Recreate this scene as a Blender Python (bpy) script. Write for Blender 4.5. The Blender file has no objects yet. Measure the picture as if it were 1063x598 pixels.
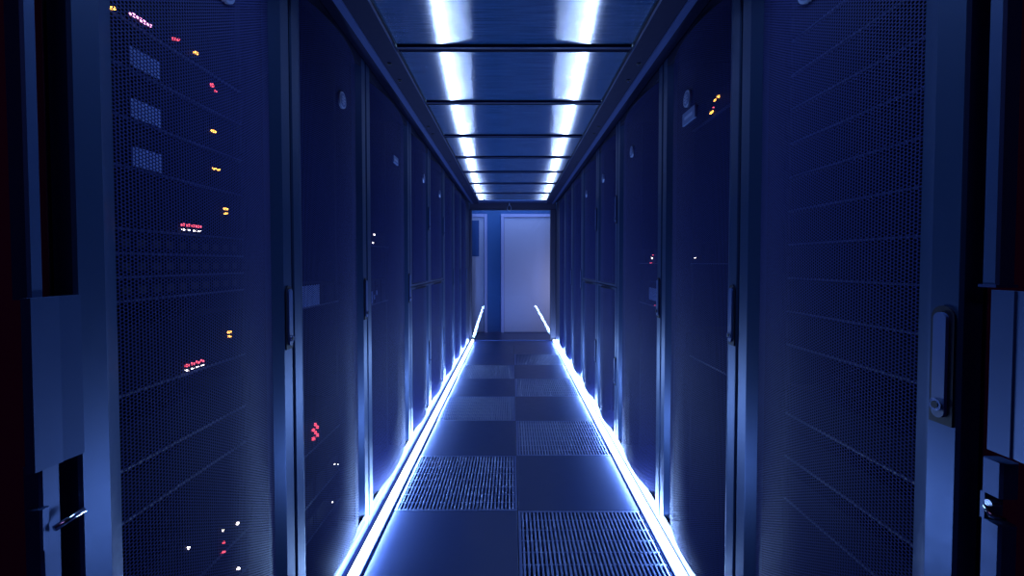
import bpy, math, random
from mathutils import Vector, Matrix
random.seed(7)
S = bpy.context.scene
COL = S.collection
PI = math.pi

# ------------------------------------------------------------------ materials
def new_mat(name):
    m = bpy.data.materials.new(name); m.use_nodes = True
    nt = m.node_tree
    return m, nt, nt.nodes['Principled BSDF'], nt.nodes['Material Output']

def setv(b, **kw):
    names = {'base': 'Base Color', 'rough': 'Roughness', 'metal': 'Metallic', 'spec': 'Specular IOR Level',
             'aniso': 'Anisotropic', 'anirot': 'Anisotropic Rotation', 'coat': 'Coat Weight', 'coatr': 'Coat Roughness',
             'emis': 'Emission Color', 'estr': 'Emission Strength', 'trans': 'Transmission Weight', 'ior': 'IOR'}
    for k, v in kw.items():
        if k in ('base', 'emis'): v = (*v, 1)
        b.inputs[names[k]].default_value = v

def simple(name, base, rough=.45, noise=0.0, nscale=40., stretch=None, bump=0.0, **kw):
    """painted / brushed surface with a slight procedural mottling"""
    m, nt, b, out = new_mat(name)
    setv(b, base=base, rough=rough, **kw)
    N, L = nt.nodes, nt.links
    if noise or bump:
        tc = N.new('ShaderNodeTexCoord')
        mp = N.new('ShaderNodeMapping')
        if stretch: mp.inputs['Scale'].default_value = stretch
        L.new(tc.outputs['Object'], mp.inputs['Vector'])
        nz = N.new('ShaderNodeTexNoise'); nz.inputs['Scale'].default_value = nscale; nz.inputs['Detail'].default_value = 3
        L.new(mp.outputs['Vector'], nz.inputs['Vector'])
        if noise:
            mr = N.new('ShaderNodeMapRange')
            mr.inputs['To Min'].default_value = max(.03, rough - noise); mr.inputs['To Max'].default_value = rough + noise
            L.new(nz.outputs['Fac'], mr.inputs['Value']); L.new(mr.outputs['Result'], b.inputs['Roughness'])
        if bump:
            bp = N.new('ShaderNodeBump'); bp.inputs['Strength'].default_value = bump; bp.inputs['Distance'].default_value = .002
            L.new(nz.outputs['Fac'], bp.inputs['Height']); L.new(bp.outputs['Normal'], b.inputs['Normal'])
    return m

def emit(name, col, s):
    m, nt, b, out = new_mat(name)
    setv(b, base=(.02, .02, .02), emis=col, estr=s, rough=.5)
    return m

def perforated(name, base, rough, pitch, radius):
    """sheet metal with a staggered grid of round holes cut through (object X / Z)"""
    m, nt, b, out = new_mat(name)
    setv(b, base=base, rough=rough, spec=.15)
    N, L = nt.nodes, nt.links
    tc = N.new('ShaderNodeTexCoord')
    sx = N.new('ShaderNodeSeparateXYZ'); L.new(tc.outputs['Object'], sx.inputs[0])
    r3 = math.sqrt(3)
    def math_(op, a, bv):
        n = N.new('ShaderNodeMath'); n.operation = op
        if hasattr(a, 'links') or not isinstance(a, (int, float)): L.new(a, n.inputs[0])
        else: n.inputs[0].default_value = a
        if bv is not None:
            if isinstance(bv, (int, float)): n.inputs[1].default_value = bv
            else: L.new(bv, n.inputs[1])
        return n.outputs[0]
    u = math_('MULTIPLY', sx.outputs['X'], 1 / (pitch * r3))
    v = math_('MULTIPLY', sx.outputs['Z'], 1 / pitch)
    def dist(off):
        uu = math_('SUBTRACT', math_('FRACT', math_('ADD', u, off + 100), None), .5)
        vv = math_('SUBTRACT', math_('FRACT', math_('ADD', v, off + 100), None), .5)
        uu = math_('MULTIPLY', uu, r3)
        return math_('SQRT', math_('ADD', math_('MULTIPLY', uu, uu), math_('MULTIPLY', vv, vv)), None)
    d = math_('MINIMUM', dist(0.), dist(.5))
    hole = math_('LESS_THAN', d, radius / pitch)
    tr = N.new('ShaderNodeBsdfTransparent')
    mx = N.new('ShaderNodeMixShader')
    L.new(hole, mx.inputs[0]); L.new(b.outputs[0], mx.inputs[1]); L.new(tr.outputs[0], mx.inputs[2])
    L.new(mx.outputs[0], out.inputs['Surface'])
    return m

M = {}
M['rack_paint'] = simple('rack_paint', (.024, .050, .135), .36, .05, 60, spec=.35, metal=.5)
M['rack_shade'] = simple('rack_paint_shaded', (.006, .007, .030), .5, .05, 60, spec=.2)  # door rails and lips: shade put into the colour, darker than the frame
M['plinth'] = simple('rack_plinth_lit', (.16, .20, .38), .45, .05, 60, spec=.4)  # pale base colour boosts the strip's light on the rack foot
M['rack_inside'] = simple('rack_inside', (.006, .008, .030), .6, .05, 30, spec=.15)
M['rack_side'] = simple('rack_side', (.16, .018, .06), .75, .05, 30, spec=.1)
M['mesh'] = perforated('perforated_steel', (.028, .035, .165), .6, .0064, .0026)
M['handle_dark'] = simple('handle_recess', (.006, .006, .022), .5, .05, 50, spec=.25)
M['handle'] = simple('handle_lever', (.045, .08, .24), .35, .04, 50)
M['chrome'] = simple('polished_steel', (.75, .80, .90), .14, .05, 80, metal=1.0)
M['badge'] = simple('badge_silver', (.32, .38, .60), .3, .06, 200, metal=.7)
M['plate'] = simple('label_plate', (.10, .15, .36), .5, .04, 60)
M['post_plate'] = simple('post_paint', (.030, .060, .17), .42, .05, 40, metal=.4, spec=.4)
M['floor_solid'] = simple('floor_tile_laminate', (.026, .050, .175), .36, .05, 12, spec=.5, bump=.04)
M['floor_grate'] = simple('floor_grate_steel', (.17, .23, .48), .36, .05, 80, metal=.5)
M['floor_base'] = simple('subfloor', (.012, .02, .08), .8, .05, 8, spec=.2)
M['alu'] = simple('led_channel_aluminium', (.05, .09, .30), .4, .05, 120, metal=.4)
LEDC = (.30, .52, 1.0)
M['led'] = emit('led_diffuser', (.62, .78, 1.0), 4)
M['led'].cycles.emission_sampling = 'NONE'
M['beam'] = simple('ceiling_rail_paint', (.006, .007, .030), .6, .06, 40, spec=.06)
M['lip'] = simple('rail_lip_aluminium', (.022, .04, .15), .35, .05, 90, metal=.3)
M['bolt'] = simple('bolt_zinc', (.35, .40, .60), .3, .05, 90, metal=.9)
M['header'] = simple('header_paint', (.012, .012, .05), .5, .05, 40)
M['wall_blue'] = simple('wall_paint_blue', (.035, .11, .32), .7, .05, 20, spec=.2)
M['wall_dark'] = simple('wall_paint_dark', (.03, .012, .03), .85, .05, 20, spec=.1)
M['door_white'] = simple('door_lavender', (.36, .38, .60), .55, .04, 20, spec=.3)
M['door_frame'] = simple('door_frame_blue', (.30, .34, .68), .5, .04, 20, spec=.3)
M['vision'] = simple('door_vision_glass', (.03, .08, .27), .25, .02, 20)
M['rubber'] = simple('black_rubber', (.006, .006, .014), .7, .05, 60)
M['srv_body'] = simple('server_case', (.002, .003, .010), .6, .05, 40, spec=.05)
M['srv_face'] = simple('server_bezel', (.002, .003, .012), .6, .05, 60, spec=.04)
M['srv_edge'] = simple('server_edge', (.04, .06, .20), .4, .05, 60)
M['paper'] = simple('paper_label', (.30, .40, .85), .8, .05, 200, spec=.1)
M['led_red'] = emit('status_red', (1.0, .08, .14), 3)
M['led_pink'] = emit('status_pink', (1.0, .35, .75), 3)
M['led_amber'] = emit('status_amber', (1.0, .42, .06), 7)
M['led_white'] = emit('status_white', (1.0, .85, .90), 7)

# the ceiling panes: ribbed translucent plastic; the fine ribs run across the aisle
def pane_mat():
    m, nt, b, out = new_mat('ribbed_pane')
    N, L = nt.nodes, nt.links
    tc = N.new('ShaderNodeTexCoord')
    mp = N.new('ShaderNodeMapping'); mp.inputs['Scale'].default_value = (3, 90, 1)
    L.new(tc.outputs['Object'], mp.inputs[0])
    nz = N.new('ShaderNodeTexNoise'); nz.inputs['Scale'].default_value = 1.0; nz.inputs['Detail'].default_value = 2
    L.new(mp.outputs[0], nz.inputs['Vector'])
    bp = N.new('ShaderNodeBump'); bp.inputs['Strength'].default_value = .12; bp.inputs['Distance'].default_value = .002
    L.new(nz.outputs['Fac'], bp.inputs['Height'])
    tg = N.new('ShaderNodeTangent'); tg.direction_type = 'UV_MAP' if False else 'RADIAL'; tg.axis = 'Z'
    gl = N.new('ShaderNodeBsdfAnisotropic')
    gl.inputs['Color'].default_value = (1.0, .86, .80, 1)
    gl.inputs['Roughness'].default_value = .263
    gl.inputs['Anisotropy'].default_value = .8845
    # a constant tangent along the aisle
    cx = N.new('ShaderNodeCombineXYZ'); cx.inputs[0].default_value = 1.0
    L.new(cx.outputs[0], gl.inputs['Tangent'])
    L.new(bp.outputs[0], gl.inputs['Normal'])
    mp2 = N.new('ShaderNodeMapping'); mp2.inputs['Scale'].default_value = (5, 150, 1); L.new(tc.outputs['Object'], mp2.inputs[0])
    nz2 = N.new('ShaderNodeTexNoise'); nz2.inputs['Scale'].default_value = 1.0; nz2.inputs['Detail'].default_value = 1; L.new(mp2.outputs[0], nz2.inputs['Vector'])
    cr = N.new('ShaderNodeValToRGB'); cr.color_ramp.elements[0].position = .35; cr.color_ramp.elements[1].position = .65
    cr.color_ramp.elements[0].color = (.66, .56, .54, 1); cr.color_ramp.elements[1].color = (1, .88, .84, 1)
    L.new(nz2.outputs['Fac'], cr.inputs[0]); L.new(cr.outputs[0], gl.inputs['Color'])
    N.remove(tg)
    df = N.new('ShaderNodeBsdfDiffuse'); df.inputs['Color'].default_value = (.05, .13, .36, 1)
    tl = N.new('ShaderNodeBsdfTranslucent'); tl.inputs['Color'].default_value = (.15, .42, .75, 1)
    m1 = N.new('ShaderNodeMixShader'); m1.inputs[0].default_value = .5
    L.new(df.outputs[0], m1.inputs[1]); L.new(tl.outputs[0], m1.inputs[2])
    m2 = N.new('ShaderNodeMixShader'); m2.inputs[0].default_value = .72
    L.new(m1.outputs[0], m2.inputs[1]); L.new(gl.outputs[0], m2.inputs[2])
    L.new(m2.outputs[0], out.inputs['Surface'])
    N.remove(b)
    return m
M['pane'] = pane_mat()

def glass_mat():
    m, nt, b, out = new_mat('door_glass')
    N, L = nt.nodes, nt.links
    tr = N.new('ShaderNodeBsdfTransparent'); tr.inputs[0].default_value = (.93, .95, 1, 1)
    gl = N.new('ShaderNodeBsdfGlossy'); gl.inputs['Roughness'].default_value = .0; gl.inputs[0].default_value = (1, 1, 1, 1)
    fr = N.new('ShaderNodeFresnel'); fr.inputs['IOR'].default_value = 1.5
    mx = N.new('ShaderNodeMixShader')
    L.new(fr.outputs[0], mx.inputs[0]); L.new(tr.outputs[0], mx.inputs[1]); L.new(gl.outputs[0], mx.inputs[2])
    L.new(mx.outputs[0], out.inputs['Surface']); N.remove(b)
    return m
M['glass'] = glass_mat()

# ------------------------------------------------------------------ mesh builder
class MB:
    def __init__(s): s.v = []; s.f = []; s.mi = []; s.mats = []; s.sm = []
    def mat(s, m):
        m = M[m] if isinstance(m, str) else m
        if m not in s.mats: s.mats.append(m)
        return s.mats.index(m)
    def add(s, vs, fs, m, smooth=False):
        o = len(s.v); k = s.mat(m)
        s.v += [tuple(p) for p in vs]
        for f in fs: s.f.append([i + o for i in f]); s.mi.append(k); s.sm.append(smooth)
    def box(s, x0, x1, y0, y1, z0, z1, m, bev=0):
        if bev:
            return s.prism([(x0 + bev, y0), (x1 - bev, y0), (x1, y0 + bev), (x1, y1 - bev), (x1 - bev, y1), (x0 + bev, y1), (x0, y1 - bev), (x0, y0 + bev)], z0, z1, m)
        vs = [(x0, y0, z0), (x1, y0, z0), (x1, y1, z0), (x0, y1, z0), (x0, y0, z1), (x1, y0, z1), (x1, y1, z1), (x0, y1, z1)]
        s.add(vs, [(0, 3, 2, 1), (4, 5, 6, 7), (0, 1, 5, 4), (1, 2, 6, 5), (2, 3, 7, 6), (3, 0, 4, 7)], m)
    def prism(s, poly, a, b, m, axis='z', smooth=False):
        """poly (counter-clockwise list of 2-D points) swept along an axis from a to b"""
        n = len(poly)
        def P(p, h):
            if axis == 'z': return (p[0], p[1], h)
            if axis == 'y': return (p[0], h, p[1])
            return (h, p[0], p[1])
        vs = [P(p, a) for p in poly] + [P(p, b) for p in poly]
        fs = [tuple(range(n - 1, -1, -1)), tuple(range(n, 2 * n))]
        fs += [(i, (i + 1) % n, n + (i + 1) % n, n + i) for i in range(n)]
        if axis == 'y': fs = [f[::-1] for f in fs]
        s.add(vs, fs, m, smooth)
    def disc(s, c, r, h, m, axis='y', n=20, squash=1.0):
        poly = [(c[0] + r * math.cos(2 * PI * i / n), c[1] + r * squash * math.sin(2 * PI * i / n)) for i in range(n)]
        s.prism(poly, h[0], h[1], m, axis)
    def tube(s, pts, r, m, n=8, closed=False):
        pts = [Vector(p) for p in pts]; N = len(pts); vs = []; fs = []
        for i, p in enumerate(pts):
            a = pts[(i - 1) % N] if (closed or i > 0) else p
            b = pts[(i + 1) % N] if (closed or i < N - 1) else p
            t = (b - a).normalized()
            up = Vector((0, 0, 1)) if abs(t.z) < .9 else Vector((1, 0, 0))
            e1 = t.cross(up).normalized(); e2 = t.cross(e1)
            for k in range(n):
                q = 2 * PI * k / n; vs.append(p + r * (math.cos(q) * e1 + math.sin(q) * e2))
        seg = N if closed else N - 1
        for i in range(seg):
            for k in range(n):
                a = i * n + k; b = i * n + (k + 1) % n; c = ((i + 1) % N) * n
                fs.append((a, b, c + (k + 1) % n, c + k))
        if not closed:
            fs.append(tuple(range(n - 1, -1, -1))); fs.append(tuple((N - 1) * n + k for k in range(n)))
        s.add(vs, fs, m, True)
    def mesh(s, name):
        me = bpy.data.meshes.new(name); me.from_pydata(s.v, [], s.f)
        for mt in s.mats: me.materials.append(mt)
        me.polygons.foreach_set('material_index', s.mi)
        me.polygons.foreach_set('use_smooth', s.sm)
        me.update(); return me

def link(name, data, parent=None):
    o = bpy.data.objects.new(name, data); COL.objects.link(o)
    if parent: o.parent = parent
    return o
def part(name, mb, parent, label=None):
    o = link(name, mb.mesh(name) if isinstance(mb, MB) else mb, parent)
    if label: o['label'] = label
    return o
def thing(name, label, cat, loc=(0, 0, 0), rz=0., group=None, data=None):
    o = link(name, data)
    if data is None: o.empty_display_size = .05
    o.location = loc; o.rotation_euler = (0, 0, rz)
    o['label'] = label; o['category'] = cat
    if group: o['group'] = group
    return o
def struct(name, mb):
    o = link(name, mb.mesh(name)); o['kind'] = 'structure'; return o

ORD = ['nearest', 'second nearest', 'third', 'fourth', 'fifth', 'sixth', 'seventh', 'eighth']

# ------------------------------------------------------------------ the room
SEAM = .018
TX0, TX1 = SEAM - .6, SEAM + .6
ROWS = [1.47 + .6 * k for k in range(8)]      # tile rows 1.47 ... 6.27
Y0, Y1 = ROWS[0], ROWS[0] + .6 * 8

mb = MB()
mb.box(-3, TX0 - .001, -2.5, 8, -.04, 0, 'floor_base'); mb.box(TX1 + .001, 3, -2.5, 8, -.04, 0, 'floor_base')
mb.box(TX0 - .001, TX1 + .001, -2.5, Y0 - .001, -.04, 0, 'floor_solid')
mb.box(TX0 - .001, TX1 + .001, Y1 + .001, 8, -.04, 0, 'floor_solid')
mb.box(TX0 - .4, TX1 + .4, Y0 - .4, Y1 + .4, -.42, -.40, 'floor_base')
struct('floor', mb)
mb = MB(); mb.box(-3, 3, -2.5, 8, 3.0, 3.1, 'wall_dark'); struct('ceiling', mb)
mb = MB(); mb.box(-3.1, -3, -2.5, 8, 0, 3.1, 'wall_dark'); struct('wall_left', mb)
mb = MB(); mb.box(3, 3.1, -2.5, 8, 0, 3.1, 'wall_dark'); struct('wall_right', mb)
mb = MB(); mb.box(-3, 3, -2.6, -2.5, 0, 3.1, 'wall_dark'); struct('wall_front', mb)
mb = MB(); mb.box(-3, 3, 7.5, 7.6, 0, 3.1, 'wall_blue'); struct('wall_back', mb)

# white door in the back wall
def room_door(name, x0, x1, vision=None, leverx=None):
    d = link(name, None); d['kind'] = 'structure'
    f = MB(); w = .05
    for a, b in ((x0, x0 + w), (x1 - w, x1)): f.box(a, b, 7.44, 7.5, 0, 2.04, 'door_frame', .006)
    f.box(x0 + w, x1 - w, 7.441, 7.5, 1.985, 2.04, 'door_frame')
    part('door_frame', f, d)
    l = MB(); l.box(x0 + w + .006, x1 - w - .006, 7.462, 7.498, .008, 1.98, 'door_white')
    part('door_panel', l, d)
    if vision:
        v = MB(); a, b, c, e = vision
        v.box(a, b, 7.456, 7.47, c, e, 'vision')
        part('vision_pane', v, d)
    return d
room_door('door_1', -.20, .78)
room_door('door_2', -1.30, -.44, (-1.0, -.575, 1.315, 1.93))

# ------------------------------------------------------------------ raised floor tiles
def solid_tile():
    mb = MB(); h = .2985
    t = .003
    # plate with a fine chamfered rim
    vs = []
    for z, q in ((-.036, h), (-.002, h), (0, h - .002)):
        vs += [(-q, -q, z), (q, -q, z), (q, q, z), (-q, q, z)]
    fs = [(3, 2, 1, 0), (8, 9, 10, 11)]
    for r in (0, 4): fs += [(r + i, r + (i + 1) % 4, r + 4 + (i + 1) % 4, r + 4 + i) for i in range(4)]
    mb.add(vs, fs, 'floor_solid')
    return mb.mesh('solid_floor_tile')
def grate_tile():
    mb = MB(); h = .2985; rim = .012
    mb.box(-h, -h + rim, -h, h, -.034, 0, 'floor_grate'); mb.box(h - rim, h, -h, h, -.034, 0, 'floor_grate')
    mb.box(-h + rim, h - rim, -h, -h + rim, -.034, 0, 'floor_grate'); mb.box(-h + rim, h - rim, h - rim, h, -.034, 0, 'floor_grate')
    n = 32
    for i in range(n):
        x = -h + rim + (i + .5) * (2 * h - 2 * rim) / n
        mb.prism([(x - .0044, -.030), (x + .0044, -.030), (x + .0044, -.002), (x + .0028, 0), (x - .0028, 0), (x - .0044, -.002)],
                 -h + rim, h - rim, 'floor_grate', 'y')
    for k in range(1, 8):
        y = -h + k * 2 * h / 8
        mb.box(-h + rim, h - rim, y - .004, y + .004, -.028, -.0015, 'floor_grate')
    return mb.mesh('vented_floor_tile')
TS, TG = solid_tile(), grate_tile()
PERF = {(1, 0), (0, 1), (1, 2), (0, 3), (1, 4), (0, 5), (1, 6)}   # (column, row)
cnt = {}
for r, y in enumerate(ROWS):
    for c in (0, 1):
        perf = (c, r) in PERF
        side = 'left' if c == 0 else 'right'
        k = cnt.get((c, perf), 0); cnt[(c, perf)] = k + 1
        last = (r == 7)
        if perf: lab = f'slotted steel vent tile in the {side} floor column, {ORD[k]} from the camera'
        elif last: lab = f'smooth navy floor tile at the far {side} end, before the glass doors'
        else: lab = f'smooth solid navy floor tile in the {side} floor column, {ORD[k]} from the camera'
        lab = lab.replace('nearest from the camera', 'nearest to the camera')
        thing('vented_floor_tile' if perf else 'solid_floor_tile', lab, 'floor tile',
              (SEAM + (-.3 if c == 0 else .3), y + .3, 0), 0,
              'slotted vent tiles of the raised floor' if perf else 'solid tiles of the raised floor', TG if perf else TS)

# ------------------------------------------------------------------ LED strips along the floor
def led_strip(side, xc):
    t = thing('led_strip', f'glowing white LED strip in a low channel along the foot of the {side} racks', 'light strip', (xc, 0, 0), 0, 'LED strips along the floor edges')
    ya, yb = 1.56, 6.60
    s = -1 if side == 'left' else 1            # +s points at the racks
    ch = MB()
    ch.box(-.0235, .0235, ya, yb, .0005, .005, 'alu')
    ch.box(*sorted((-s * .0235, -s * .0210)), ya, yb, .005, .016, 'alu')
    ch.box(*sorted((s * .0235, s * .0210)), ya, yb, .005, .010, 'alu')
    for y in (ya - .003, yb): ch.box(-.0235, .0235, y, y + .003, .0005, .03, 'alu')
    part('channel', ch, t, 'blue-grey aluminium channel of the strip')
    d = MB(); poly = [(-.0190, .006), (.0190, .006)]
    for i in range(9):
        a = PI * i / 8
        poly.append((.0190 * math.cos(a), .020 + .015 * math.sin(a)))
    # dome built in short lengths, like the cut segments of a strip
    poly = poly[1:] + poly[:1]           # right foot, over the dome, left foot
    ns = 64; vs = []; fs = []; k = len(poly)
    for i in range(ns + 1):
        y = ya + .001 + (yb - ya - .002) * i / ns
        vs += [(p[0], y, p[1]) for p in poly]
    for i in range(ns):
        for j in range(k - 1):
            fs.append((i * k + j, i * k + j + 1, (i + 1) * k + j + 1, (i + 1) * k + j))
    fs.append(tuple(range(k))); fs.append(tuple(ns * k + j for j in reversed(range(k))))
    d.add(vs, fs, 'led')
    part('diffuser', d, t, 'bright white diffuser')
led_strip('left', -.612); led_strip('right', .633)

# ------------------------------------------------------------------ server racks
RZ0, RZ1 = .045, 2.085        # door bottom / top
RTOP = 2.10
def arc(xe, y0, sag, n=18):
    """points of a shallow arc from (-xe,y0) to (xe,y0) bulging to -y by sag"""
    R = (xe * xe + sag * sag) / (2 * sag); cy = y0 - sag + R
    a = math.asin(xe / R)
    return [(R * math.sin(-a + 2 * a * i / n), cy - R * math.cos(-a + 2 * a * i / n)) for i in range(n + 1)]

def door_meshes(w, z0, z1, rb=.040, rt=.040):
    """frame, perforated panel of one door; the front of the frame is y=0, facing -y"""
    hw = w / 2 - .003; st = .047; bv = .036; dp = .015; sag = min(.036, .06 * w)
    fr = MB()
    for s in (-1, 1):
        poly = [(s * hw, .032), (s * hw, .004), (s * (hw - .004), 0), (s * (hw - st), 0), (s * (hw - st - .004), .0015),
                (s * (hw - st - bv), dp), (s * (hw - st - bv), .032)]
        if s > 0: poly = poly[::-1]
        fr.prism(poly if s > 0 else poly, z0, z1, 'rack_paint')
    xi = hw - st - bv + .001
    xm = hw - st
    for za, zb, m in ((z1 - rt, z1, 'rack_shade' if rt > .03 else 'rack_paint'), (z0, z0 + rb, 'rack_shade' if rb > .03 else 'rack_paint')):
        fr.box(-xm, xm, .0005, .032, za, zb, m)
    arcp = arc(xi, dp, sag)
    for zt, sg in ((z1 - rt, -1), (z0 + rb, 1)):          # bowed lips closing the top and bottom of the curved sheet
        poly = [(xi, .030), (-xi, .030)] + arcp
        a, b = sorted((zt, zt + sg * .004)); fr.prism(poly, a, b, 'rack_shade')
    za, zb = z0 + rb + .004, z1 - rt - .004
    pn = MB()
    n = len(arcp); th = .0012
    vs = [(x, y, za) for x, y in arcp] + [(x, y, zb) for x, y in arcp] + [(x, y + th, za) for x, y in arcp] + [(x, y + th, zb) for x, y in arcp]
    fs = []
    for i in range(n - 1):
        fs.append((i, i + 1, n + i + 1, n + i)); fs.append((2 * n + i + 1, 2 * n + i, 3 * n + i, 3 * n + i + 1))
    pn.add(vs, fs, 'mesh', True)
    return fr, pn, arcp, dp - sag

def handle_mb(x, zc):
    """swing handle: dark arched recess, pivoting lever with a rounded end"""
    L = .184; a = zc - L / 2; b = zc + L / 2
    h = MB()
    def pill(w, z0, z1, y0, y1, m, round_bottom=True):
        n = 10; r = w / 2; poly = []
        for i in range(n + 1):
            t = PI * i / n; poly.append((x + r * math.cos(t), z1 - r + r * math.sin(t)))
        if round_bottom:
            for i in range(n + 1):
                t = PI + PI * i / n; poly.append((x + r * math.cos(t), z0 + r + r * math.sin(t)))
        else: poly += [(x - r, z0), (x + r, z0)]
        h.prism(poly, y0, y1, m, 'y')
    pill(.036, a, b, -.0035, .004, 'handle_dark', False)
    pill(.020, a + .010, b - .010, -.0085, -.003, 'handle')
    return h, a
def lock_mb(x, a):
    k = MB()
    k.disc((x, a + .030), .0095, (-.0125, -.008), 'chrome', 'y', 18)
    k.disc((x, a + .030), .0055, (-.0135, -.012), 'handle_dark', 'y', 14)
    return k

def badge_mb(y, zc):
    b = MB()
    b.disc((0, zc), .030, (y - .006, y + .003), 'badge', 'y', 28)
    b.disc((0, zc), .024, (y - .0075, y - .005), 'plate', 'y', 28)
    for i, (q, l) in enumerate(((-.010, .012), (0, .016), (.010, .012))):
        b.box(-l, l, y - .009, y - .0065, zc + q - .0025, zc + q + .0025, 'badge')
    b.box(-.0025, .0025, y - .009, y - .0065, zc - .017, zc + .017, 'badge')
    return b

def make_rack(side, idx, y0, y1, label, split=False, badge='round'):
    w = y1 - y0 - .004
    X = -.66 if side == 'left' else .66
    t = thing('server_rack', label, 'server rack', (X, (y0 + y1) / 2, 0), PI / 2 if side == 'left' else -PI / 2, 'server racks lining the aisle')
    c = MB(); h = w / 2 - .001; D = 1.05
    c.box(-h, -h + .018, .036, D, .0, RTOP, 'rack_inside'); c.box(h - .018, h, .036, D, .0, RTOP, 'rack_inside')
    if idx == 0:      # the exposed end panel of the row, on the camera's side
        s = -1 if side == 'left' else 1
        c.box(*sorted((s * h, s * (h + .0015))), .036, D, .0, RTOP, 'rack_side')
    c.box(-h + .018, h - .018, .036, D, RTOP - .02, RTOP, 'rack_inside'); c.box(-h + .018, h - .018, .036, D, .0, .036, 'rack_inside')
    c.box(-h + .018, h - .018, D - .02, D, .036, RTOP - .02, 'rack_inside')
    part('cabinet_shell', c, t, 'dark cabinet shell')
    p = MB(); p.box(-h, h, .004, .0355, 0, .042, 'plinth', .002); part('plinth', p, t, 'plinth along the floor, toned pale as if lit by the strip')
    for s in (-1, 1):
        r = MB(); xr = s * .2455
        r.box(xr - .011, xr + .011, .104, .107, .05, 2.02, 'rack_inside')
        r.box(*sorted((xr + s * .009, xr + s * .011)), .107, .14, .05, 2.02, 'rack_inside')
        part('mounting_rail', r, t)
    spans = [(RZ0, RZ1)] if not split else [(RZ0, 1.040), (1.046, RZ1)]
    for z0, z1 in spans:
        fr, pn, ap, yb = door_meshes(w, z0, z1, .040 if z0 < .5 else .014, .040 if z1 > 1.5 else .014)
        d = part('door', fr, t)
        part('perforated_panel', pn, d, 'bowed sheet of perforated steel')
        zc = 1.042 if not split else (.50 if z0 < .5 else 1.545)
        hm, a = handle_mb(w / 2 - .003 - .024, zc)
        part('handle', hm, d, 'dark swing handle')
        part('lock', lock_mb(w / 2 - .003 - .024, a), d, 'small chrome key lock')
        if z1 > 1.9:
            if badge == 'round': part('badge', badge_mb(yb, 1.80), d, 'round silver badge')
            elif badge == 'round_plate':
                part('badge', badge_mb(yb, 1.805), d, 'round silver badge')
                p = MB(); p.box(-.075 + .035, .075 - .035 + .03, yb - .004, yb + .004, 1.715, 1.760, 'plate'); p.box(-.02, .05, yb - .0048, yb - .003, 1.732, 1.743, 'badge')
                part('name_plate', p, d, 'small rectangular name plate')
            elif badge == 'plate':
                p = MB(); p.box(-.045, .045, yb - .004, yb + .004, 1.735, 1.772, 'plate', .002); p.box(-.03, .03, yb - .0048, yb - .003, 1.748, 1.758, 'badge')
                part('name_plate', p, d, 'small rectangular name plate')
    return t

BND = [.64, 1.285, 1.945, 2.765, 3.42, 4.15, 4.85, 5.50, 6.18]
for side in ('left', 'right'):
    for i in range(8):
        near = ['nearest rack in the {s} row, its door filling the {s} foreground',
                'second rack in the {s} row',
                'third and widest rack in the {s} row',
                'first split-door rack in the {s} row, right after the wide rack',
                'second split-door rack in the {s} row',
                'sixth rack in the {s} row, full-height door just past the split-door racks',
                'seventh rack in the {s} row, far down the aisle',
                'last rack in the {s} row, closest to the glass doors'][i].format(s=side)
        extra = ''
        bd = 'round'
        if i == 1 and side == 'right': extra = ', round badge above a name plate'; bd = 'round_plate'
        if i == 1 and side == 'left': extra = ', round badge and no name plate'
        if i == 2 and side == 'left': bd = 'plate'
        if i >= 5: bd = None
        make_rack(side, i, BND[i], BND[i + 1], 'dark blue perforated ' + ('' if 'rack' in near else '') + near + extra, i in (3, 4), bd)

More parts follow.
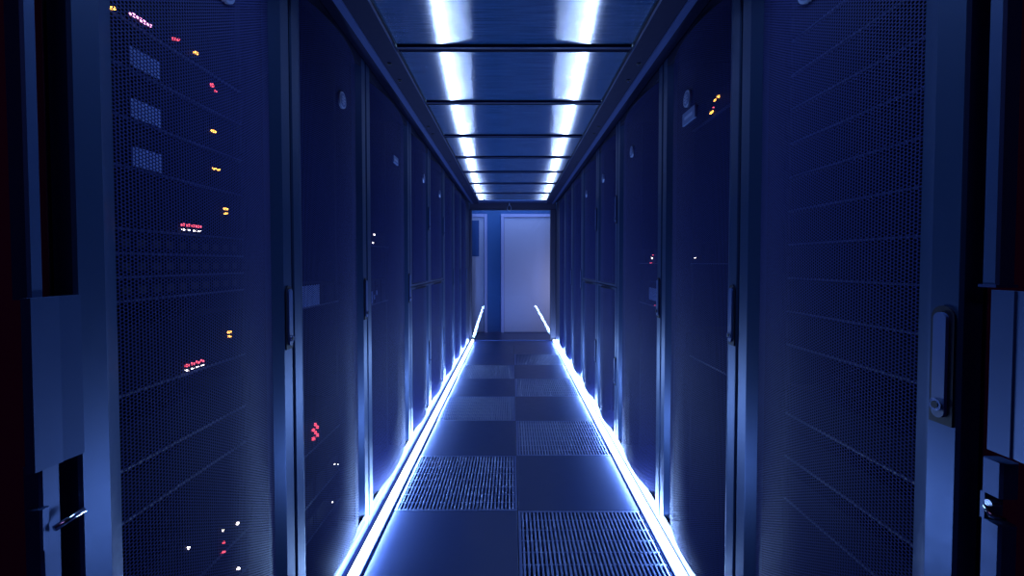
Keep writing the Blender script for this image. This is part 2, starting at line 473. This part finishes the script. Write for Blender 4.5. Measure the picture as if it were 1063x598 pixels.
# ------------------------------------------------------------------ servers behind the mesh
FRONT = .092          # front of the equipment behind the door plane
def server(rack_side, y0, y1, z0, units, label, kind, leds=(), labels=()):
    """leds: (world y, world z, size w, size h, material); labels: (ya, yb, za, zb)"""
    yc = (y0 + y1) / 2
    X = (-.66 - FRONT) if rack_side == 'left' else (.66 + FRONT)
    sg = 1 if rack_side == 'left' else -1       # local x = sg * (world y - yc)
    H = units * .0445 - .002
    t = thing('rack_server' if kind != 'drawer' else 'patch_panel', label, 'server', (X, yc, z0), PI / 2 if rack_side == 'left' else -PI / 2,
              f'equipment in the {rack_side} racks')
    b = MB(); b.box(-.218, .218, .012, .62, 0, H, 'srv_body'); part('chassis', b, t)
    f = MB()
    f.box(-.235, .235, .0, .012, 0, .0045, 'srv_edge'); f.box(-.235, .235, .004, .012, .0045, H, 'srv_face')
    f.box(-.235, .235, .0, .004, H - .003, H, 'srv_face')
    if kind == 'blade':
        n = 4
        for i in range(n + 1):
            x = -.215 + i * .43 / n
            f.box(x - .002, x + .002, -.001, .004, .006, H - .004, 'srv_face')
        for i in range(n):
            x = -.215 + (i + .5) * .43 / n
            f.box(x - .018, x + .018, -.002, .004, H * .72, H * .80, 'srv_face')
    elif kind == 'vented':
        for i in range(22):
            x = -.21 + i * .02
            f.box(x - .006, x + .006, .001, .004, .010, H - .008, 'srv_body')
    elif kind == 'drawer':
        for i in range(12):
            x = -.20 + i * .0364
            f.box(x - .010, x + .010, .0015, .004, H * .35, H * .72, 'rubber')
    elif kind == 'bays':
        for i in range(4):
            x = -.16 + i * .107
            f.box(x - .050, x + .050, .000, .004, .010, H - .007, 'srv_body')
            f.box(x + .034, x + .044, -.003, .001, .012, H - .009, 'srv_face')
    part('front_bezel', f, t)
    for s in (-1, 1):
        e = MB(); x = s * .227
        e.tube([(x, .0, H * .2), (x, -.018, H * .25), (x, -.018, H * .75), (x, 0, H * .8)], .003, 'srv_face', 6)
        part('pull_handle', e, t)
    for wy, wz, a, c, m in leds:
        q = MB(); lx = sg * (wy - yc); lz = wz - z0
        q.box(lx - a / 2, lx + a / 2, -.006, .005, lz - c / 2, lz + c / 2, m)
        part('status_light', q, t, {'led_red': 'red', 'led_pink': 'pink', 'led_amber': 'amber', 'led_white': 'white'}[m] + ' status light')
    for ya, yb, za, zb in labels:
        q = MB(); xa, xb = sorted((sg * (ya - yc), sg * (yb - yc)))
        q.box(xa, xb, -.006, -.0035, za - z0, zb - z0, 'paper')
        part('paper_label', q, t, 'pale paper label sheet')
    return t

r4 = .004
# nearest left rack
A0, A1 = BND[0], BND[1]
L1 = 'in the nearest left rack'
server('left', A0, A1, 1.665, 2, f'dark server {L1} with a pink light bar, topmost in view', 'bays',
       [(.877, 1.684, .045, .004, 'led_pink'), (.816, 1.672, r4, r4, 'led_amber'), (.961, 1.690, r4, r4, 'led_red'), (.972, 1.694, r4, r4, 'led_red'), (1.027, 1.691, .009, r4, 'led_amber')])
server('left', A0, A1, 1.575, 2, f'dark server {L1} with the uppermost of three pale label sheets', 'bays',
       [(1.080, 1.638, .007, .007, 'led_red'), (1.093, 1.629, r4, r4, 'led_red')], [(.847, .917, 1.583, 1.619)])
server('left', A0, A1, 1.478, 2, f'dark server {L1} with the middle of three pale label sheets', 'bays',
       [(1.078, 1.526, r4, r4, 'led_amber'), (1.086, 1.526, r4, r4, 'led_amber')], [(.846, .917, 1.483, 1.520)])
server('left', A0, A1, 1.383, 2, f'dark server {L1} with the lowest of three pale label sheets', 'bays',
       [(1.082, 1.434, .006, r4, 'led_amber'), (1.097, 1.435, r4, r4, 'led_amber')], [(.848, .916, 1.389, 1.427)])
quad = lambda y, z: [(y + .0165 * i, z, .0045, .0055, 'led_red') for i in range(4)] + [(y + .0165 * i, z - .011, .0025, .0025, 'led_white') for i in range(4)]
server('left', A0, A1, 1.263, 2.5, f'dark server {L1} with a red light row above the patch panels', 'vented',
       quad(.978, 1.286) + [(1.127, 1.340, .005, .005, 'led_amber'), (1.127, 1.328, .004, .004, 'led_amber')])
server('left', A0, A1, 1.216, 1, f'flat patch panel {L1} directly below the upper row of red lights', 'drawer')
server('left', A0, A1, 1.170, 1, f'flat patch panel {L1}, middle one of three stacked panels', 'drawer')
server('left', A0, A1, 1.124, 1, f'flat patch panel {L1}, lowest one of three stacked panels', 'drawer')
server('left', A0, A1, .944, 3, f'tall server {L1} with a red light row below the patch panels', 'vented',
       quad(.981, .9665) + [(1.130, 1.019, .005, .005, 'led_amber'), (1.130, 1.008, .004, .004, 'led_amber')])
for k, z in enumerate((.80, .70)):
    server('left', A0, A1, z, 2, f'plain drive chassis {L1}, {"upper" if k == 0 else "lower"} one of the two without lights', 'plain')
server('left', A0, A1, .450, 3, f'low server {L1} with a column of small white and red lights', 'bays',
       [(1.150, .498, .005, .005, 'led_white'), (1.091, .516, .003, .003, 'led_white'), (1.093, .484, r4, r4, 'led_red'), (1.093, .459, .005, .006, 'led_red'), (.973, .549, r4, r4, 'led_white')])
server('left', A0, A1, .345, 2, f'lowest server {L1} with one white light', 'bays', [(1.150, .375, .005, .005, 'led_white')])
# second left rack
B0, B1 = BND[1], BND[2]
L2 = 'in the second left rack'
server('left', B0, B1, 1.035, 2, f'server {L2} carrying a square pale label sheet', 'bays', [], [(1.50, 1.655, 1.042, 1.118)])
server('left', B0, B1, .50, 3, f'server {L2} with a dim red square light', 'vented',
       [(1.60 + .016 * i, .545 + .016 * j, .008, .010, 'led_red') for i in range(3) for j in range(4) if (i + j) % 2 == 0])
server('left', B0, B1, .31, 2, f'low server {L2} with two tiny white lights', 'bays', [(1.784, .362, r4, r4, 'led_white'), (1.815, .346, r4, r4, 'led_white')])
server('left', B0, B1, .18, 2, f'lowest server {L2} with one tiny white light', 'bays', [(1.76, .216, r4, r4, 'led_white')])
# third left rack
C0, C1 = BND[2], BND[3]
L3 = 'in the third left rack'
server('left', C0, C1, 1.29, 2, f'server {L3} with two small white lights', 'bays', [(2.333, 1.352, .008, .008, 'led_white'), (2.308, 1.307, .008, .008, 'led_white')])
server('left', C0, C1, .975, 3, f'server {L3} with pale label tabs', 'blade', [], [(2.15 + .04 * i, 2.17 + .04 * i, .985 + .02 * (i % 3), 1.03 + .02 * (i % 2)) for i in range(6)])
# nearest right rack: unlit shelves
R1 = 'in the nearest right rack'
nm = ['topmost', 'second', 'third', 'fourth', 'fifth', 'sixth', 'seventh', 'eighth', 'ninth', 'tenth']
for k in range(10):
    server('right', A0, A1, 1.80 - k * .092, 2, f'unlit dark server {R1}, {nm[k]} of ten in a close stack', 'plain')
for k, z in enumerate((.78, .66, .54)):
    server('right', A0, A1, z, 2, f'unlit drive chassis {R1}, {["upper","middle","lower"][k]} of three below the close stack', 'plain')
# second right rack
R2 = 'in the second right rack'
server('right', B0, B1, 1.755, 2, f'server {R2} with orange lights high behind the mesh', 'bays',
       [(1.611, 1.812, .010, .006, 'led_amber'), (1.634, 1.808, .018, .005, 'led_amber'), (1.650, 1.786, r4, r4, 'led_red'), (1.662, 1.772, .024, .006, 'led_amber')])
server('right', B0, B1, 1.195, 2, f'server {R2} with one faint light at eye level', 'bays', [(1.80, 1.221, .003, .003, 'led_white')])
server('right', B0, B1, .80, 3, f'unlit server {R2} below the handle level', 'vented')
# third right rack
R3 = 'in the third right rack'
server('right', C0, C1, 1.195, 2, f'server {R3} with small red and white lights', 'bays', [(2.352, 1.226, .007, .007, 'led_white'), (2.375, 1.20, .005, .005, 'led_red'), (2.335, 1.243, .004, .004, 'led_red')])
server('right', C0, C1, .965, 3, f'server {R3} carrying a pale label sheet', 'bays', [(2.30, .975, .004, .004, 'led_red')], [(2.23, 2.39, 1.0, 1.065)])

# ------------------------------------------------------------------ entry posts at the mouth of the aisle
def entry_post(side):
    s = -1 if side == 'left' else 1
    X = s * .655
    t = thing('entry_post', ('blue steel post with lock cover and bright latch pin beside the nearest left rack' if side == 'left'
              else 'blue steel post with lock box and open latch cut-out beside nearest right rack'), 'door post', (X, .6, 0), PI / 2 if side == 'left' else -PI / 2)
    # local: front = -y (aisle); x = world y - .6 on the left, .6 - world y on the right
    g = -s
    def span(a, b): return sorted((g * (a - .6), g * (b - .6)))
    u = MB()
    if side == 'left':
        x0, x1 = span(.582, .601); u.box(x0, x1, .004, .03, 1.15, 2.10, 'post_plate', .003); part('upper_bar', u, t)
        x0, x1 = span(.571, .6405); xm = span(.6085, .6085)[0]
        c = MB()
        c.prism([(x0, .004), (x0 + .003, -.006), (xm, -.008), (xm + .001, -.0065), (x1 - .003, -.0095), (x1, -.006), (x1, .004)], .918, 1.153, 'post_plate')
        part('lock_cover', c, t)
        l = MB(); x0, x1 = span(.589, .616); l.box(x0, x1, .004, .03, 0, .918, 'post_plate', .003); part('lower_bar', l, t)
        k = MB(); x0, x1 = span(.583, .595); k.box(x0, x1, -.002, .02, .805, .862, 'post_plate', .002); part('catch_plate', k, t)
        p = MB(); p.tube([(g * (.596 - .6), -.006, .829), (g * (.628 - .6), -.016, .838)], .0045, 'chrome', 10); part('latch_pin', p, t, 'bright steel latch pin')
    else:
        x0, x1 = span(.597, .618); u.box(x0, x1, .004, .03, 1.170, 2.10, 'post_plate', .003)
        u.box(x0 - .001, x1 + .001, .001, .032, 1.166, 1.170, 'lip'); part('upper_bar', u, t)
        c = MB(); x0, x1 = span(.545, .598)
        c.prism([(x0, .004), (x0 + .003, -.006), (x1 - .022, -.007), (x1 - .02, -.005), (x1 - .003, -.008), (x1, -.004), (x1, .004)], .942, 1.163, 'post_plate'); part('lock_cover', c, t)
        l = MB(); x0, x1 = span(.585, .611)
        l.box(x0, x1, .004, .03, 0, .838, 'post_plate', .003); l.box(x0, x1, .004, .03, .876, .925, 'post_plate', .003)
        l.box(x0, x0 + .006, .004, .03, .838, .876, 'post_plate'); part('lower_bar', l, t)
        k = MB(); xc = (x0 + x1) / 2
        k.tube([(x1 - .002, .012, .848), (x1 - .004, -.006, .852), (xc + .004, -.008, .862), (xc - .002, .0, .856), (xc + .004, .006, .846)], .003, 'chrome', 8)
        k.disc((xc + .003, .866), .005, (-.002, .012), 'chrome', 'y', 12)
        part('latch_hook', k, t, 'chrome latch hook in the cut-out')
entry_post('left'); entry_post('right')

# ------------------------------------------------------------------ containment ceiling
CZ = 2.135
YA, YB = .62, 6.62
for side in ('left', 'right'):
    s = -1 if side == 'left' else 1
    t = thing('ceiling_rail', f'dark bolted ceiling rail running above the {side} racks', 'ceiling rail', (s * .565, 0, 2.105), 0, 'ceiling rails')
    q = MB()
    q.box(*sorted((-s * .058, s * .036)), YA, YB, 0, .075, 'beam')
    q.box(*sorted((-s * .058, -s * .040)), YA, YB, .0752, .16, 'beam')
    part('rail_beam', q, t)
    l = MB()
    l.box(*sorted((s * .0362, s * .060)), YA, YB, -.006, .03, 'lip'); l.box(*sorted((s * .030, s * .036)), YA, YB, -.004, -.0002, 'lip')
    l.box(*sorted((s * .0602, s * .125)), YA, YB, .012, .030, 'beam')
    part('outer_lip', l, t, 'bluish aluminium lip on the rack side')
    l = MB(); l.box(*sorted((-s * .0582, -s * .0605)), YA, YB, -.001, .010, 'lip'); part('inner_lip', l, t, 'thin bright lip on the pane side')
    for y in (1.40, 1.99, 2.17, 2.90, 3.06, 3.90, 4.06, 4.90, 5.06):
        b = MB(); b.disc((0, y), .010, (-.004, -.0002), 'rubber', 'z', 14); b.disc((0, y), .006, (-.010, -.004), 'chrome', 'z', 6)
        part('bolt', b, t, 'small zinc bolt head')
BAR = [1.24, 1.895, 2.53, 3.19, 3.83, 4.44, 5.08, 5.78]
def pane_mesh(ly):
    mb = MB(); mb.box(-.506, .506, -ly / 2, ly / 2, 0, .004, 'pane'); return mb.mesh('ceiling_pane')
edges = [.66] + BAR + [6.46]
for i in range(len(edges) - 1):
    a, b = edges[i] + .012, edges[i + 1] - .012
    if i == 0: continue
    thing('ceiling_pane', f'translucent blue ribbed ceiling pane, {ORD[i-1]} {"to" if i == 1 else "from"} the camera with white streaks of light', 'ceiling panel',
          (0, (a + b) / 2, CZ), 0, 'ceiling panes', pane_mesh(b - a))
for i, y in enumerate(BAR):
    if i == 0: pass
    mb = MB()
    wd = .02 if i == 1 else .016
    mb.box(-.502, .502, y - wd, y + wd, CZ - .0125, CZ - .0008, 'beam')
    mb.box(-.502, .502, y - wd + .001, y - wd + .006, CZ - .0165, CZ - .0126, 'lip'); mb.box(-.502, .502, y + wd - .006, y + wd - .001, CZ - .0165, CZ - .0126, 'beam')
    if i == 0: continue
    thing('ceiling_crossbar', f'thin dark crossbar between ceiling panes, {ORD[i-1]} {"to" if i == 1 else "from"} the camera', 'ceiling bar', (0, 0, 0), 0, 'ceiling crossbars', mb.mesh('ceiling_crossbar'))

# ------------------------------------------------------------------ glass end of the aisle
e = thing('glass_end_door', 'clear sliding glass doors under a dark header closing the far end of the aisle', 'glass door', (0, 6.68, 0))
h = MB(); h.box(-.66, .66, -.05, .05, 2.012, 2.13, 'header'); h.box(-.66, .66, -.0535, -.05, 2.012, 2.020, 'beam')
h.box(-.50, .50, -.21, -.05, 2.118, 2.132, 'lip')
part('header', h, e, 'dark header beam over the doors')
for s in (-1, 1):
    j = MB(); xi = -.628 if s < 0 else .578
    j.box(*sorted((xi, s * .70)), -.05, .05, 0, 2.012, 'header'); j.box(*sorted((s * .662, s * .70)), -.49, -.05, 0, 2.10, 'header'); part('jamb', j, e, 'dark jamb beside the doors')
g = MB(); g.box(-.2275, .2275, -.005, .005, .012, 2.012, 'glass'); lf = part('glass_leaf', g, e)
lf.location = (-.398, 0, 0); lf.rotation_euler = (0, 0, math.radians(1.0))
g = MB(); g.box(-.168, .576, -.005, .005, .012, 2.012, 'glass'); part('glass_leaf', g, e)
th = MB(); th.box(-.628, .578, -.02, .02, 0.0005, .010, 'alu'); part('floor_track', th, e)
t = thing('pull_ring', 'small teardrop pull ring hanging from the middle of the header at the aisle end', 'pull ring', (-.051, 6.615, 2.06))
p = MB(); pts = []
for i in range(20):
    a = 2 * PI * i / 20; pts.append((.028 * math.sin(a) * (1 - .45 * math.cos(a)), 0, -.02 + .045 * math.cos(a)))
p.tube(pts, .005, 'badge', 8, True); part('ring', p, t)
p = MB(); p.box(-.007, .007, -.006, .0145, .025, .054, 'badge', .002); part('bracket', p, t)

# ------------------------------------------------------------------ light
def area(name, loc, rot, sx, sy, power, col):
    l = bpy.data.lights.new(name, 'AREA'); l.shape = 'RECTANGLE'; l.size = sx; l.size_y = sy; l.energy = power; l.color = col
    o = bpy.data.objects.new(name, l); COL.objects.link(o); o.location = loc; o.rotation_euler = rot
    return o
for nm, xc, s in (('left', -.612, 1), ('right', .633, -1)):      # +s points into the aisle
    NSEG = 10; ln = 5.0 / NSEG
    for k, (dx, z, ang, wd) in enumerate(((0., .0375, 20, .026), (.0205, .027, 95, .014), (-.0205, .027, -62, .012))):
        # ang: tilt from straight up towards the aisle
        a = math.radians(ang) * s
        for q in range(NSEG):
            area('led_glow', (xc + s * dx, 1.58 + ln * (q + .5), z), (0, a + PI, 0), wd, ln, 105 * PI * wd * ln * (1, .7, 1)[k], LEDC)
area('room_lamp', (0, 3.6, 2.95), (0, 0, 0), .8, 6, 165, (.3, .54, 1.0))
area('lobby_lamp', (.15, 7.08, 2.9), (0, 0, 0), 1.4, .3, 6.5, (.78, .83, 1.0))
area('lobby_side_fill', (1.15, 6.95, .75), (math.radians(90), 0, math.radians(52)), .3, .9, 5.5, (.86, .86, 1.0))  # added fill, no lamp known there; brightens the door low on the right
area('front_fill', (0, -1.9, 2.7), (math.radians(50), 0, 0), 1.6, .5, 3, (.65, .35, 1.0))  # added purple fill behind the camera, lifts the near blacks
W = bpy.data.worlds.new('World'); S.world = W; W.use_nodes = True
W.node_tree.nodes['Background'].inputs[0].default_value = (.25, .2, 1, 1)
W.node_tree.nodes['Background'].inputs[1].default_value = .01

# ------------------------------------------------------------------ camera
cd = bpy.data.cameras.new('camera'); cam = bpy.data.objects.new('camera', cd); COL.objects.link(cam)
cd.sensor_width = 36; cd.lens = 36 * 450 / 1063; cd.clip_start = .02
cd.shift_y = -14.2 / 1063
cam.location = (-.01, 0, 1.2); cam.rotation_euler = (math.radians(90 - 1.5), 0, 0)
S.camera = cam
S.view_settings.view_transform = 'Standard'
S.view_settings.look = 'None'
S.view_settings.exposure = .1; S.view_settings.gamma = 1
S.view_settings.use_curve_mapping = False
S.cycles.max_bounces = 6; S.cycles.transparent_max_bounces = 24
S.cycles.caustics_reflective = False; S.cycles.caustics_refractive = False
S.cycles.use_adaptive_sampling = False
S.cycles.blur_glossy = 4
S.cycles.sample_clamp_indirect = .5
S.cycles.use_denoising = True; S.cycles.denoising_prefilter = 'ACCURATE'; S.cycles.denoising_input_passes = 'RGB_ALBEDO_NORMAL'
